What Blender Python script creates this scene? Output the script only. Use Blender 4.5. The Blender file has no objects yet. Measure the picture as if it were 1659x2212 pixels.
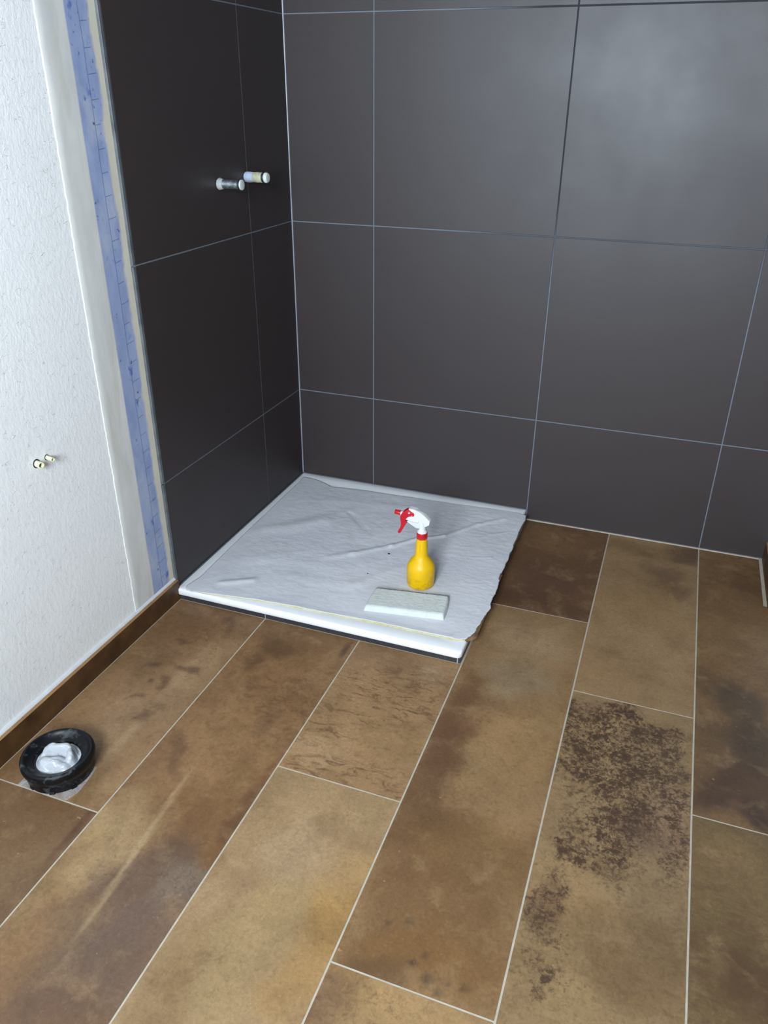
import bpy, bmesh, math, random
from mathutils import Vector, noise, Matrix, Euler
import numpy as np
random.seed(7)
S = bpy.context.scene
COL = S.collection

# ------------------------------------------------------------------ camera
cam_d = bpy.data.cameras.new('camera'); cam = bpy.data.objects.new('camera', cam_d); COL.objects.link(cam)
cam.location = (1.28211, -2.57518, 1.36439)
cam.rotation_euler = (1.08709, -0.00718, 0.35275)
cam_d.sensor_fit = 'VERTICAL'; cam_d.sensor_height = 24.0
cam_d.lens = 1699.90131 / 2212 * 24.0
cam_d.clip_start = 0.05
S.camera = cam

# ------------------------------------------------------------------ light and exposure
S.view_settings.view_transform = 'Standard'
S.view_settings.look = 'None'
S.view_settings.gamma = 1.0
S.view_settings.use_curve_mapping = False
S.view_settings.exposure = 1.24
WIN = (0.55, 1.40, 1.05, 2.15)       # x0 x1 z0 z1 of the window behind the camera
YF = -3.3                          # front wall (behind the camera)
w = bpy.data.worlds.new('sky'); S.world = w; w.use_nodes = True
w.node_tree.nodes['Background'].inputs[0].default_value = (0.72, 0.86, 1.0, 1)
w.node_tree.nodes['Background'].inputs[1].default_value = 1.0
def area_light(name, loc, rot, sx, sy, power, col):
    d = bpy.data.lights.new(name, 'AREA'); d.shape = 'RECTANGLE'; d.size = sx; d.size_y = sy
    d.energy = power; d.color = col
    o = bpy.data.objects.new(name, d); COL.objects.link(o); o.location = loc; o.rotation_euler = rot
    return o
area_light('window_daylight', ((WIN[0]+WIN[1])/2, YF-0.2, (WIN[2]+WIN[3])/2), (math.radians(90), 0, 0), WIN[1]-WIN[0]-.08, WIN[3]-WIN[2]-.08, 76, (0.82, 0.915, 1.0))

# ------------------------------------------------------------------ node helpers
def lin(c):
    return tuple((v/12.92 if v <= .04045 else ((v+.055)/1.055)**2.4) for v in [k/255 for k in c]) + (1,)
class N:
    def __init__(s, name, rough=.5, base=(128,128,128), spec=.5, metal=0):
        s.m = bpy.data.materials.new(name); s.m.use_nodes = True; s.t = s.m.node_tree
        s.b = s.t.nodes['Principled BSDF']
        s.b.inputs['Base Color'].default_value = lin(base); s.b.inputs['Roughness'].default_value = rough
        s.b.inputs['Specular IOR Level'].default_value = spec; s.b.inputs['Metallic'].default_value = metal
    def n(s, typ, **kw):
        x = s.t.nodes.new(typ)
        for k, v in kw.items():
            if k.startswith('i_'): x.inputs[k[2:]].default_value = v
            else: setattr(x, k, v)
        return x
    def l(s, a, b): s.t.links.new(a, b)
    def pos(s):
        return s.n('ShaderNodeTexCoord').outputs['Object']
    def mapping(s, v, scale=(1,1,1), loc=(0,0,0), rot=(0,0,0)):
        x = s.n('ShaderNodeMapping'); x.inputs['Scale'].default_value = scale; x.inputs['Location'].default_value = loc
        x.inputs['Rotation'].default_value = rot
        s.l(v, x.inputs['Vector']); return x.outputs[0]
    def noise(s, v, scale, detail=4, rough=.55, dist=0):
        x = s.n('ShaderNodeTexNoise'); x.inputs['Scale'].default_value = scale; x.inputs['Detail'].default_value = detail
        x.inputs['Roughness'].default_value = rough; x.inputs['Distortion'].default_value = dist
        s.l(v, x.inputs['Vector']); return x.outputs['Fac']
    def ramp(s, v, a, b, c0=(0,0,0,1), c1=(1,1,1,1)):
        x = s.n('ShaderNodeValToRGB'); e = x.color_ramp.elements
        e[0].position = a; e[1].position = b; e[0].color = c0; e[1].color = c1
        s.l(v, x.inputs[0]); return x.outputs[0]
    def math(s, op, a, b=None, clamp=False):
        x = s.n('ShaderNodeMath'); x.operation = op; x.use_clamp = clamp
        for i, k in enumerate((a, b)):
            if k is None: continue
            if isinstance(k, (int, float)): x.inputs[i].default_value = k
            else: s.l(k, x.inputs[i])
        return x.outputs[0]
    def mix(s, f, a, b, bt='MIX'):
        x = s.n('ShaderNodeMix'); x.data_type = 'RGBA'; x.blend_type = bt
        for sock, k in ((x.inputs[0], f), (x.inputs[6], a), (x.inputs[7], b)):
            if isinstance(k, (int, float)): sock.default_value = k
            elif isinstance(k, tuple): sock.default_value = k if len(k) == 4 else lin(k)
            else: s.l(k, sock)
        return x.outputs[2]
    def bump(s, h, strength=.3, dist=.002, prev=None):
        x = s.n('ShaderNodeBump'); x.inputs['Strength'].default_value = strength; x.inputs['Distance'].default_value = dist
        s.l(h, x.inputs['Height'])
        if prev: s.l(prev, x.inputs['Normal'])
        s.l(x.outputs[0], s.b.inputs['Normal']); return x.outputs[0]
    def col(s, c): s.l(c, s.b.inputs['Base Color'])
    def sep(s, v):
        x = s.n('ShaderNodeSeparateXYZ'); s.l(v, x.inputs[0]); return x.outputs

# ------------------------------------------------------------------ mesh helpers
def box(bm, x0, x1, y0, y1, z0, z1, mi=0, bev=0, seg=2):
    vs = [bm.verts.new(p) for p in ((x0,y0,z0),(x1,y0,z0),(x1,y1,z0),(x0,y1,z0),(x0,y0,z1),(x1,y0,z1),(x1,y1,z1),(x0,y1,z1))]
    fs = [bm.faces.new([vs[i] for i in f]) for f in ((3,2,1,0),(4,5,6,7),(0,1,5,4),(1,2,6,5),(2,3,7,6),(3,0,4,7))]
    for f in fs: f.material_index = mi
    if bev:
        r = bmesh.ops.bevel(bm, geom=list({e for f in fs for e in f.edges}), offset=bev, segments=seg, profile=.5, affect='EDGES')
        for f in r['faces']: f.material_index = mi
def lathe(bm, prof, seg=48, M=None, jitter=None, mi=0):
    rings = []
    for (r, z) in prof:
        ring = []
        for k in range(seg):
            a = 2*math.pi*k/seg
            rr = r * (1 + (jitter(a, z) if jitter else 0))
            v = Vector((rr*math.cos(a), rr*math.sin(a), z))
            ring.append(bm.verts.new(M @ v if M else v))
        rings.append(ring)
    for a, b in zip(rings, rings[1:]):
        for k in range(seg):
            f = bm.faces.new((a[k], a[(k+1) % seg], b[(k+1) % seg], b[k])); f.material_index = mi; f.smooth = True
    return rings
def cap(bm, ring, flip=False, mi=0):
    f = bm.faces.new(ring[::-1] if flip else ring); f.material_index = mi
def rod(bm, prof, seg=32, M=None, jitter=None, mi=0):
    r = lathe(bm, prof, seg, M, jitter, mi); cap(bm, r[0], True, mi); cap(bm, r[-1], False, mi)
def prism(bm, pts, y0, y1, mi=0, bev=0, seg=2):
    a = [bm.verts.new((x, y0, z)) for x, z in pts]; b = [bm.verts.new((x, y1, z)) for x, z in pts]
    fs = [bm.faces.new(a), bm.faces.new(b[::-1])]; es = []
    es = list(fs[0].edges) + list(fs[1].edges)
    n = len(pts)
    for i in range(n):
        fs.append(bm.faces.new((a[i], b[i], b[(i+1) % n], a[(i+1) % n])))
    for f in fs: f.material_index = mi; f.smooth = True
    if bev: bmesh.ops.bevel(bm, geom=es, offset=bev, segments=seg, profile=.5, affect='EDGES')
def smooth_poly(pts, it=2):
    for _ in range(it):
        o = []
        for i in range(len(pts)):
            p, q = pts[i], pts[(i+1) % len(pts)]
            o += [(p[0]*.8+q[0]*.2, p[1]*.8+q[1]*.2), (p[0]*.2+q[0]*.8, p[1]*.2+q[1]*.8)]
        pts = o
    return pts
def obj(name, bm, mats, parent=None, smooth=None, fix=True):
    if fix: bmesh.ops.recalc_face_normals(bm, faces=bm.faces)
    me = bpy.data.meshes.new(name); bm.to_mesh(me); bm.free()
    for m in (mats if isinstance(mats, (list, tuple)) else [mats]): me.materials.append(m)
    if smooth is not None:
        for p in me.polygons: p.use_smooth = True
        try: me.set_sharp_from_angle(angle=math.radians(smooth))
        except Exception: pass
    o = bpy.data.objects.new(name, me); COL.objects.link(o)
    if parent: o.parent = parent
    return o
def thing(name, label, cat, loc, group=None, rz=0):
    o = bpy.data.objects.new(name, None); COL.objects.link(o); o.location = loc; o.rotation_euler = (0, 0, rz)
    o.empty_display_size = .05
    tag(o, label, cat, group); return o
def tag(o, label, cat, group=None):
    o['label'] = label; o['category'] = cat
    if group: o['group'] = group
def struct(o, label=None, cat=None):
    o['kind'] = 'structure'
    if label: o['label'] = label
    if cat: o['category'] = cat
    return o

# ------------------------------------------------------------------ materials
def mat_plaster():
    n = N('plaster', .75, (226,229,231), .3)
    p = n.pos(); y, z = n.sep(p)[1], n.sep(p)[2]
    a = n.noise(n.mapping(p, (1,1,.6)), 95, 5, .6)
    b = n.noise(p, 260, 3, .6)
    c = n.noise(n.mapping(p, (1,1,2.2), rot=(.5,0,0)), 60, 4, .7, 1.0)
    h = n.math('ADD', n.math('ADD', a, n.math('MULTIPLY', b, .35)), n.ramp(c, .6, .72))
    n.bump(h, .6, .0018)
    big = n.noise(p, 5, 3, .5)
    n.col(n.mix(big, (242,244,244), (247,248,248)))
    return n.m
def mat_primer():
    # smooth filler band, blue sealing tape with marks, cream strip beside the tiles
    n = N('primed_strip', .6, (175,178,178), .35)
    p = n.pos(); y, z = n.sep(p)[1], n.sep(p)[2]
    wob = n.math('MULTIPLY', n.math('SUBTRACT', n.noise(n.mapping(p, (1,1,.5)), 30, 5, .65), .5), .02)
    wob2 = n.math('MULTIPLY', n.math('SUBTRACT', n.noise(n.mapping(p, (1,1,1)), 9, 3, .6), .5), .03)
    yy = n.math('ADD', y, wob)
    grey = n.mix(n.ramp(n.noise(n.mapping(p, (1,1,.3)), 16, 5, .6), .35, .7), (222,222,218), (204,206,204))
    grey = n.mix(n.ramp(n.noise(n.mapping(p, (1,1,.25)), 11, 4, .6, .6), .52, .8), grey, (196,190,176))
    blue = n.mix(n.ramp(n.noise(n.mapping(p, (1,1,.45)), 22, 5, .6), .35, .68), (158,172,208), (138,154,192))
    blue = n.mix(n.ramp(n.noise(n.mapping(p, (1,1,.6)), 14, 4, .55), .5, .78), blue, (184,190,204))
    blue = n.mix(n.ramp(n.noise(p, 60, 3, .5), .68, .74), blue, (70,88,140))
    blue = n.mix(n.ramp(n.noise(n.mapping(p, (1,1,.7), (3,2,1)), 34, 4, .6), .62, .72), blue, (92,112,172))
    cream = n.mix(n.noise(n.mapping(p, (1,1,.4)), 20, 4), (218,214,198), (206,200,182))
    yL = n.math('ADD', y, n.math('MULTIPLY', wob2, .12))
    mL = n.ramp(n.math('MULTIPLY', n.math('ADD', yL, .998), 200), 0.0, 1.0)
    yR = n.math('ADD', yy, wob2)
    mR = n.ramp(n.math('MULTIPLY', n.math('ADD', yR, .923), 110), 0.0, 1.0)
    c = n.mix(mL, grey, blue); c = n.mix(mR, c, cream)
    # pencil line and measuring ticks every five centimetres
    wl = n.math('MULTIPLY', n.math('SUBTRACT', n.noise(p, 7, 2), .5), .006)
    dl = n.math('ABSOLUTE', n.math('ADD', n.math('ADD', y, .952), wl))
    line = n.math('SUBTRACT', 1, n.math('MULTIPLY', dl, 900), True)
    zz = n.math('FRACT', n.math('MULTIPLY', n.math('ADD', n.math('ADD', z, .0183), n.math('MULTIPLY', n.math('ADD', y, .95), -.12)), 20))
    tick = n.math('LESS_THAN', n.math('ABSOLUTE', n.math('SUBTRACT', zz, .5)), .018)
    ty = n.math('MULTIPLY', n.math('GREATER_THAN', y, -.952), n.math('LESS_THAN', n.math('ADD', y, wob2), -.926))
    mk = n.math('MAXIMUM', n.math('MULTIPLY', line, .95), n.math('MULTIPLY', n.math('MULTIPLY', tick, ty), .55), True)
    c = n.mix(mk, c, (38,52,100))
    n.col(c)
    n.bump(n.noise(n.mapping(p, (1,1,.5)), 45, 5, .6), .25, .002)
    return n.m
def mat_tile(name='dark_wall_tile'):
    n = N(name, .36, (52,47,48), .5)
    p = n.pos()
    a = n.noise(n.mapping(p, (1,1,14)), 7, 4, .6)
    b = n.noise(p, 3.2, 4, .6)
    f = n.noise(n.mapping(p, (1,1,6)), 160, 2, .5)
    n.col(n.mix(n.math('MULTIPLY', n.math('ADD', a, f), .5), (48,40,40), (57,49,48)))
    n.l(n.math('ADD', .50, n.math('MULTIPLY', n.math('SUBTRACT', b, .5), .22)), n.b.inputs['Roughness'])
    n.b.inputs['Specular Tint'].default_value = (.90, .955, 1.0, 1)
    n.b.inputs['Specular IOR Level'].default_value = .56
    n.bump(n.math('ADD', f, n.math('MULTIPLY', a, .5)), .12, .0006)
    return n.m
def simple(name, c, rough=.5, spec=.5, bump=None, c2=None, sc=20, metal=0):
    n = N(name, rough, c, spec, metal); p = n.pos()
    if c2: n.col(n.mix(n.ramp(n.noise(p, sc, 5, .6), .35, .68), c, c2))
    if bump: n.bump(n.noise(p, bump[0], 4, .6), bump[1], bump[2])
    return n.m
PLASTER = mat_plaster(); PRIMER = mat_primer(); TILE = mat_tile()
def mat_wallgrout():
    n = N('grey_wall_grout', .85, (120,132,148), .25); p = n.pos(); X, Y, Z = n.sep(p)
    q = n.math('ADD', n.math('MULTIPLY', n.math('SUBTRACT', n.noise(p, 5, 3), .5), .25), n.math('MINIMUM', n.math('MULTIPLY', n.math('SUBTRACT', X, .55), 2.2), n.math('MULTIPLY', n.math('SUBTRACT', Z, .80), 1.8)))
    dark_joint = n.ramp(q, .05, .55)     # joint colour gets darker towards the upper right
    n.col(n.mix(dark_joint, n.mix(n.noise(p, 60, 4), (116,123,133), (102,109,119)), (46,50,56)))
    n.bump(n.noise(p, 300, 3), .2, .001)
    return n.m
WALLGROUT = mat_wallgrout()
FLOORGROUT = simple('pale_floor_grout', (186,178,162), .85, .2, (300,.2,.001), (168,160,144), 30)
TRIMM = simple('tile_edge', (104,108,112), .45, .5, None, (74,78,84), 18)
SEAL = simple('white_sealant', (206,208,210), .4, .5, (80,.2,.001))
CEIL = simple('bare_grey_board', (150,151,152), .8, .3, (120,.2,.001), (142,143,145), 6)

def mat_floor():
    n = N('cotto_plank_tile', .5, (130,100,70), .4)
    at = n.n('ShaderNodeAttribute', attribute_name='tone'); fx = n.n('ShaderNodeAttribute', attribute_name='fx')
    of = n.n('ShaderNodeAttribute', attribute_name='off')
    p0 = n.pos(); v = n.n('ShaderNodeVectorMath', operation='ADD'); n.l(p0, v.inputs[0]); n.l(of.outputs['Vector'], v.inputs[1]); p = v.outputs[0]
    F = n.n('ShaderNodeSeparateColor'); n.l(fx.outputs['Color'], F.inputs[0]); R, G, B = F.outputs
    base = at.outputs['Color']
    gr = n.noise(p, 130, 6, .75, .3)
    # soft clouds
    cl = n.noise(p, 9, 6, .62, .4)
    k = n.math('MULTIPLY', n.math('SUBTRACT', cl, .5), 1.2)
    c = n.mix(n.math('MULTIPLY', n.ramp(cl, .45, .75), .55), base, (104,76,48), 'MIX')
    c = n.mix(n.math('MULTIPLY', n.ramp(n.noise(n.mapping(p, (1,1,1), (5,3,0)), 14, 6, .6, .5), .52, .75), .40), c, (172,142,104))
    c = n.mix(1.0, c, n.mix(n.ramp(gr, .25, .75), (206,206,206), (255,255,255)), 'MULTIPLY')
    # fine mottling everywhere
    fm = n.noise(p, 60, 7, .72, .6)
    c = n.mix(n.math('MULTIPLY', n.ramp(fm, .50, .70), n.math('ADD', .16, n.math('MULTIPLY', B, .65))), c, (78,54,36))
    f2 = n.noise(n.mapping(p, (1,1,1), (4,4,4)), 120, 8, .75, .3)
    c = n.mix(n.math('MULTIPLY', n.ramp(f2, .55, .66), .30), c, (92,66,44))
    f3 = n.noise(n.mapping(p, (1,1,1), (14,4,4)), 90, 8, .75, .5)
    c = n.mix(n.math('MULTIPLY', n.ramp(f3, .60, .72), .16), c, (206,180,138))
    # ripples across the plank
    rp = n.noise(n.mapping(p, (9,22,1), (2,7,0)), 1.9, 7, .66, 1.3)
    c = n.mix(n.math('MULTIPLY', n.ramp(rp, .48, .64), n.math('MULTIPLY', G, .75)), c, (88,62,42))
    # crusty dark speckle clusters
    sp = n.noise(p, 85, 9, .8, .4); cz = n.noise(n.mapping(p, (1,1,1), (8,1,3)), 17, 5, .65)
    thr = n.math('ADD', n.math('ADD', sp, n.math('MULTIPLY', n.math('SUBTRACT', cz, .5), .45)), n.math('MULTIPLY', n.math('SUBTRACT', R, .5), .22))
    sm = n.math('MULTIPLY', n.ramp(thr, .53, .66), n.math('MULTIPLY', R, 1.25, True))
    c = n.mix(sm, c, n.mix(n.noise(p, 22, 3), (58,42,32), (88,66,48)))
    # few pale pits
    pt = n.ramp(n.noise(n.mapping(p, (1,1,1), (1,9,2)), 75, 3, .5), .74, .78)
    c = n.mix(n.math('MULTIPLY', pt, .45), c, (186,158,116))
    n.col(c)
    n.l(n.math('ADD', .40, n.math('MULTIPLY', n.noise(p, 8, 4), .2)), n.b.inputs['Roughness'])
    n.bump(n.math('ADD', fm, cl), .10, .001)
    return n.m
FLOORM = mat_floor()

# ------------------------------------------------------------------ floor
# stains of the printed planks: x, y, radius x, radius y, colour, strength
BLOBS = [
(0.161,-0.934,0.160,0.120,np.array((0.1384, 0.0648, 0.0252)),(1.000,0.000),0.70,0),
(0.097,-1.102,0.080,0.160,np.array((0.1384, 0.0685, 0.0273)),(1.000,0.000),0.60,0),
(0.151,-1.420,0.050,0.100,np.array((0.305, 0.1878, 0.0887)),(1.000,0.000),0.70,0),
(0.215,-1.396,0.012,0.300,np.array((0.3813, 0.2542, 0.1274)),(1.000,0.000),0.60,0),
(0.048,-1.590,0.050,0.060,np.array((0.1559, 0.0762, 0.0273)),(1.000,0.000),0.60,0),
(0.248,-1.175,0.050,0.200,np.array((0.314, 0.1946, 0.0931)),(1.000,0.000),0.60,0),
(0.121,-1.202,0.018,0.012,np.array((0.0612, 0.0273, 0.0144)),(1.000,0.000),0.70,0),
(0.177,-1.252,0.020,0.014,np.array((0.0612, 0.0273, 0.0144)),(1.000,0.000),0.60,0),
(0.217,-1.183,0.030,0.020,np.array((0.0723, 0.0319, 0.016)),(1.000,0.000),0.70,0),
(0.159,-1.317,0.014,0.010,np.array((0.0802, 0.0369, 0.0194)),(1.000,0.000),0.70,0),
(0.216,-1.369,0.020,0.015,np.array((0.0802, 0.0343, 0.0194)),(1.000,0.000),0.70,0),
(0.234,-1.335,0.020,0.013,np.array((0.0844, 0.0369, 0.0212)),(1.000,0.000),0.70,0),
(0.134,-1.077,0.020,0.015,np.array((0.0648, 0.0319, 0.016)),(1.000,0.000),0.70,0),
(0.149,-1.253,0.008,0.008,np.array((0.0513, 0.0252, 0.0144)),(1.000,0.000),0.70,0),
(0.217,-0.950,0.030,0.020,np.array((0.0762, 0.0343, 0.016)),(1.000,0.000),0.60,0),
(0.225,-1.583,0.030,0.070,np.array((0.162, 0.0887, 0.0369)),(1.000,0.000),0.60,0),
(0.191,-1.694,0.100,0.100,np.array((0.1384, 0.0685, 0.0252)),(1.000,0.000),0.60,1),
(0.277,-1.844,0.100,0.100,np.array((0.15, 0.0931, 0.0452)),(1.000,0.000),0.60,1),
(0.285,-1.711,0.008,0.100,np.array((0.0452, 0.0194, 0.0116)),(1.000,0.000),0.80,1),
(0.292,-1.682,0.020,0.120,np.array((0.1221, 0.0545, 0.0252)),(1.000,0.000),0.60,1),
(0.214,-1.787,0.070,0.050,np.array((0.1946, 0.1119, 0.0423)),(1.000,0.000),0.50,1),
(0.287,-1.904,0.040,0.100,np.array((0.117, 0.0648, 0.0273)),(1.000,0.000),0.60,1),
(0.420,-0.933,0.130,0.100,np.array((0.1384, 0.0685, 0.0252)),(1.000,0.000),0.70,2),
(0.368,-1.087,0.030,0.030,np.array((0.0648, 0.0296, 0.013)),(1.000,0.000),0.65,2),
(0.399,-1.010,0.060,0.030,np.array((0.0887, 0.0423, 0.0194)),(1.000,0.000),0.60,2),
(0.406,-1.323,0.090,0.120,np.array((0.2705, 0.15, 0.0612)),(1.000,0.000),0.60,2),
(0.361,-1.456,0.018,0.050,np.array((0.0802, 0.0395, 0.0212)),(0.940,0.342),0.60,2),
(0.492,-1.291,0.030,0.050,np.array((0.117, 0.0612, 0.0319)),(1.000,0.000),0.50,2),
(0.490,-1.423,0.110,0.100,np.array((0.2462, 0.1329, 0.0513)),(1.000,0.000),0.60,2),
(0.490,-1.582,0.090,0.080,np.array((0.162, 0.0762, 0.0252)),(1.000,0.000),0.75,2),
(0.590,-1.596,0.025,0.100,np.array((0.0976, 0.0423, 0.0176)),(1.000,0.000),0.80,2),
(0.589,-1.504,0.020,0.120,np.array((0.117, 0.0545, 0.0212)),(1.000,0.000),0.70,2),
(0.360,-1.695,0.070,0.100,np.array((0.3916, 0.2623, 0.117)),(1.000,0.000),0.80,2),
(0.385,-1.634,0.060,0.060,np.array((0.305, 0.1878, 0.0802)),(1.000,0.000),0.60,2),
(0.351,-1.771,0.060,0.100,np.array((0.314, 0.2016, 0.0844)),(1.000,0.000),0.70,2),
(0.519,-1.775,0.120,0.100,np.array((0.117, 0.0723, 0.0452)),(1.000,0.000),0.90,2),
(0.510,-1.699,0.040,0.040,np.array((0.0931, 0.0513, 0.0273)),(1.000,0.000),0.70,2),
(0.514,-1.870,0.110,0.100,np.array((0.1221, 0.0762, 0.0482)),(1.000,0.000),0.90,2),
(0.432,-1.947,0.050,0.100,np.array((0.2086, 0.1221, 0.0482)),(1.000,0.000),0.80,2),
(0.520,-1.968,0.110,0.100,np.array((0.1221, 0.0762, 0.0482)),(1.000,0.000),0.85,2),
(0.320,-1.892,0.030,0.080,np.array((0.1878, 0.117, 0.0452)),(1.000,0.000),0.60,2),
(0.435,-1.704,0.006,0.200,np.array((0.4342, 0.305, 0.15)),(0.998,0.070),0.60,2),
(0.485,-2.032,0.100,0.060,np.array((0.1119, 0.0612, 0.0319)),(1.000,0.000),0.70,2),
(0.563,-1.748,0.050,0.050,np.array((0.2016, 0.1559, 0.107)),(1.000,0.000),0.60,2),
(0.562,-1.056,0.030,0.100,np.array((0.2623, 0.15, 0.0648)),(1.000,0.000),0.60,2),
(0.579,-0.953,0.008,0.040,np.array((0.0452, 0.0176, 0.0103)),(1.000,0.000),0.70,2),
(0.572,-1.676,0.030,0.050,np.array((0.1878, 0.0887, 0.0273)),(1.000,0.000),0.70,2),
(0.716,-0.934,0.140,0.050,np.array((0.2016, 0.107, 0.0452)),(1.000,0.000),0.70,4),
(0.624,-1.012,0.050,0.050,np.array((0.314, 0.1878, 0.0844)),(1.000,0.000),0.50,4),
(0.771,-1.254,0.120,0.070,np.array((0.2874, 0.1683, 0.0685)),(1.000,0.000),0.60,4),
(0.669,-1.324,0.060,0.060,np.array((0.3419, 0.2159, 0.1022)),(1.000,0.000),0.70,4),
(0.830,-0.955,0.030,0.030,np.array((0.3515, 0.2307, 0.1221)),(1.000,0.000),0.70,4),
(0.800,-1.591,0.100,0.150,np.array((0.3231, 0.2086, 0.0976)),(1.000,0.000),0.60,5),
(0.725,-1.607,0.060,0.060,np.array((0.3515, 0.2384, 0.1221)),(1.000,0.000),0.80,5),
(0.797,-1.713,0.100,0.080,np.array((0.305, 0.2016, 0.0802)),(1.000,0.000),0.60,5),
(0.875,-1.715,0.050,0.120,np.array((0.3515, 0.1946, 0.0545)),(1.000,0.000),0.80,5),
(0.639,-1.565,0.050,0.100,np.array((0.2542, 0.162, 0.0723)),(1.000,0.000),0.50,5),
(0.677,-1.748,0.030,0.120,np.array((0.2542, 0.1559, 0.0762)),(1.000,0.000),0.60,5),
(0.715,-1.878,0.100,0.100,np.array((0.2542, 0.1683, 0.0685)),(1.000,0.000),0.70,5),
(0.657,-1.934,0.040,0.100,np.array((0.2086, 0.1221, 0.0482)),(1.000,0.000),0.60,5),
(0.863,-1.849,0.050,0.060,np.array((0.2874, 0.162, 0.0513)),(1.000,0.000),0.60,5),
(0.823,-1.443,0.080,0.050,np.array((0.3325, 0.2159, 0.0976)),(1.000,0.000),0.60,5),
(1.030,-0.129,0.140,0.080,np.array((0.1746, 0.0887, 0.0343)),(1.000,0.000),0.80,6),
(1.041,-0.380,0.120,0.100,np.array((0.0931, 0.0452, 0.0232)),(1.000,0.000),0.80,6),
(0.979,-0.518,0.140,0.060,np.array((0.0648, 0.0296, 0.016)),(1.000,0.000),0.75,6),
(1.107,-0.325,0.030,0.030,np.array((0.1812, 0.0976, 0.0395)),(1.000,0.000),0.50,6),
(1.151,-0.532,0.080,0.050,np.array((0.0887, 0.0452, 0.0212)),(1.000,0.000),0.70,6),
(1.035,-0.724,0.140,0.100,np.array((0.2874, 0.1878, 0.0931)),(1.000,0.000),0.80,7),
(1.059,-0.909,0.090,0.080,np.array((0.2542, 0.1812, 0.0976)),(1.000,0.000),0.80,7),
(0.912,-0.723,0.050,0.080,np.array((0.2874, 0.1683, 0.0723)),(1.000,0.000),0.60,7),
(0.943,-1.086,0.050,0.160,np.array((0.1221, 0.0578, 0.0252)),(1.000,0.000),0.85,7),
(0.938,-1.270,0.050,0.160,np.array((0.117, 0.0578, 0.0273)),(1.000,0.000),0.80,7),
(1.115,-1.124,0.090,0.120,np.array((0.2961, 0.1746, 0.0685)),(1.000,0.000),0.80,7),
(1.075,-1.293,0.080,0.060,np.array((0.2789, 0.1683, 0.0685)),(1.000,0.000),0.60,7),
(0.959,-1.470,0.050,0.100,np.array((0.117, 0.0578, 0.0252)),(1.000,0.000),0.80,7),
(1.059,-1.470,0.140,0.080,np.array((0.15, 0.0802, 0.0296)),(1.000,0.000),0.85,7),
(1.137,-1.554,0.120,0.090,np.array((0.1746, 0.0976, 0.0369)),(1.000,0.000),0.80,7),
(1.026,-1.617,0.120,0.080,np.array((0.1384, 0.0723, 0.0273)),(1.000,0.000),0.80,7),
(0.998,-1.727,0.100,0.060,np.array((0.1441, 0.0723, 0.0232)),(1.000,0.000),0.80,7),
(1.105,-1.705,0.120,0.060,np.array((0.162, 0.0802, 0.0252)),(1.000,0.000),0.80,7),
(0.975,-1.781,0.060,0.040,np.array((0.0887, 0.0482, 0.0194)),(1.000,0.000),0.70,7),
(1.038,-1.739,0.007,0.007,np.array((0.0319, 0.0232, 0.0103)),(1.000,0.000),0.80,7),
(1.074,-1.757,0.012,0.012,np.array((0.0369, 0.0273, 0.013)),(1.000,0.000),0.70,7),
(1.096,-1.775,0.007,0.007,np.array((0.0319, 0.0194, 0.0103)),(1.000,0.000),0.80,7),
(1.107,-1.756,0.005,0.005,np.array((0.0319, 0.0194, 0.0103)),(1.000,0.000),0.80,7),
(1.137,-1.751,0.006,0.006,np.array((0.0319, 0.0194, 0.0103)),(1.000,0.000),0.80,7),
(1.009,-1.665,0.008,0.008,np.array((0.0452, 0.0273, 0.013)),(1.000,0.000),0.70,7),
(0.970,-1.684,0.006,0.006,np.array((0.0452, 0.0273, 0.013)),(1.000,0.000),0.70,7),
(1.057,-1.718,0.006,0.006,np.array((0.0513, 0.0273, 0.013)),(1.000,0.000),0.70,7),
(0.997,-1.841,0.080,0.040,np.array((0.2623, 0.162, 0.0612)),(1.000,0.000),0.70,8),
(0.921,-1.861,0.060,0.060,np.array((0.15, 0.0844, 0.0395)),(1.000,0.000),0.80,8),
(0.935,-1.813,0.040,0.020,np.array((0.2307, 0.1274, 0.0452)),(1.000,0.000),0.70,8),
(1.112,-1.814,0.140,0.030,np.array((0.3325, 0.2016, 0.0802)),(1.000,0.000),0.70,8),
(1.457,-0.066,0.060,0.050,np.array((0.0844, 0.0452, 0.0273)),(1.000,0.000),0.75,9),
(1.404,-0.212,0.050,0.070,np.array((0.107, 0.0578, 0.0319)),(1.000,0.000),0.70,9),
(1.307,-0.090,0.120,0.050,np.array((0.162, 0.0887, 0.0369)),(1.000,0.000),0.60,9),
(1.304,-0.421,0.120,0.100,np.array((0.2542, 0.15, 0.0612)),(1.000,0.000),0.70,9),
(1.376,-0.685,0.140,0.120,np.array((0.2789, 0.1746, 0.0802)),(1.000,0.000),0.80,9),
(1.260,-0.771,0.060,0.080,np.array((0.2542, 0.15, 0.0612)),(1.000,0.000),0.60,9),
(1.451,-0.338,0.030,0.050,np.array((0.1119, 0.0612, 0.0343)),(1.000,0.000),0.60,9),
(1.314,-0.946,0.130,0.040,np.array((0.162, 0.0887, 0.0452)),(1.000,0.000),0.50,10),
(1.401,-1.081,0.120,0.100,np.array((0.2384, 0.1559, 0.0723)),(1.000,0.000),0.70,10),
(1.450,-1.261,0.060,0.100,np.array((0.2307, 0.1384, 0.0723)),(1.000,0.000),0.70,10),
(1.300,-1.515,0.090,0.080,np.array((0.2961, 0.1812, 0.0762)),(1.000,0.000),0.70,10),
(1.422,-1.415,0.100,0.080,np.array((0.2307, 0.15, 0.0685)),(1.000,0.000),0.70,10),
(1.395,-1.606,0.130,0.100,np.array((0.1441, 0.0844, 0.0319)),(1.000,0.000),0.80,10),
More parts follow.
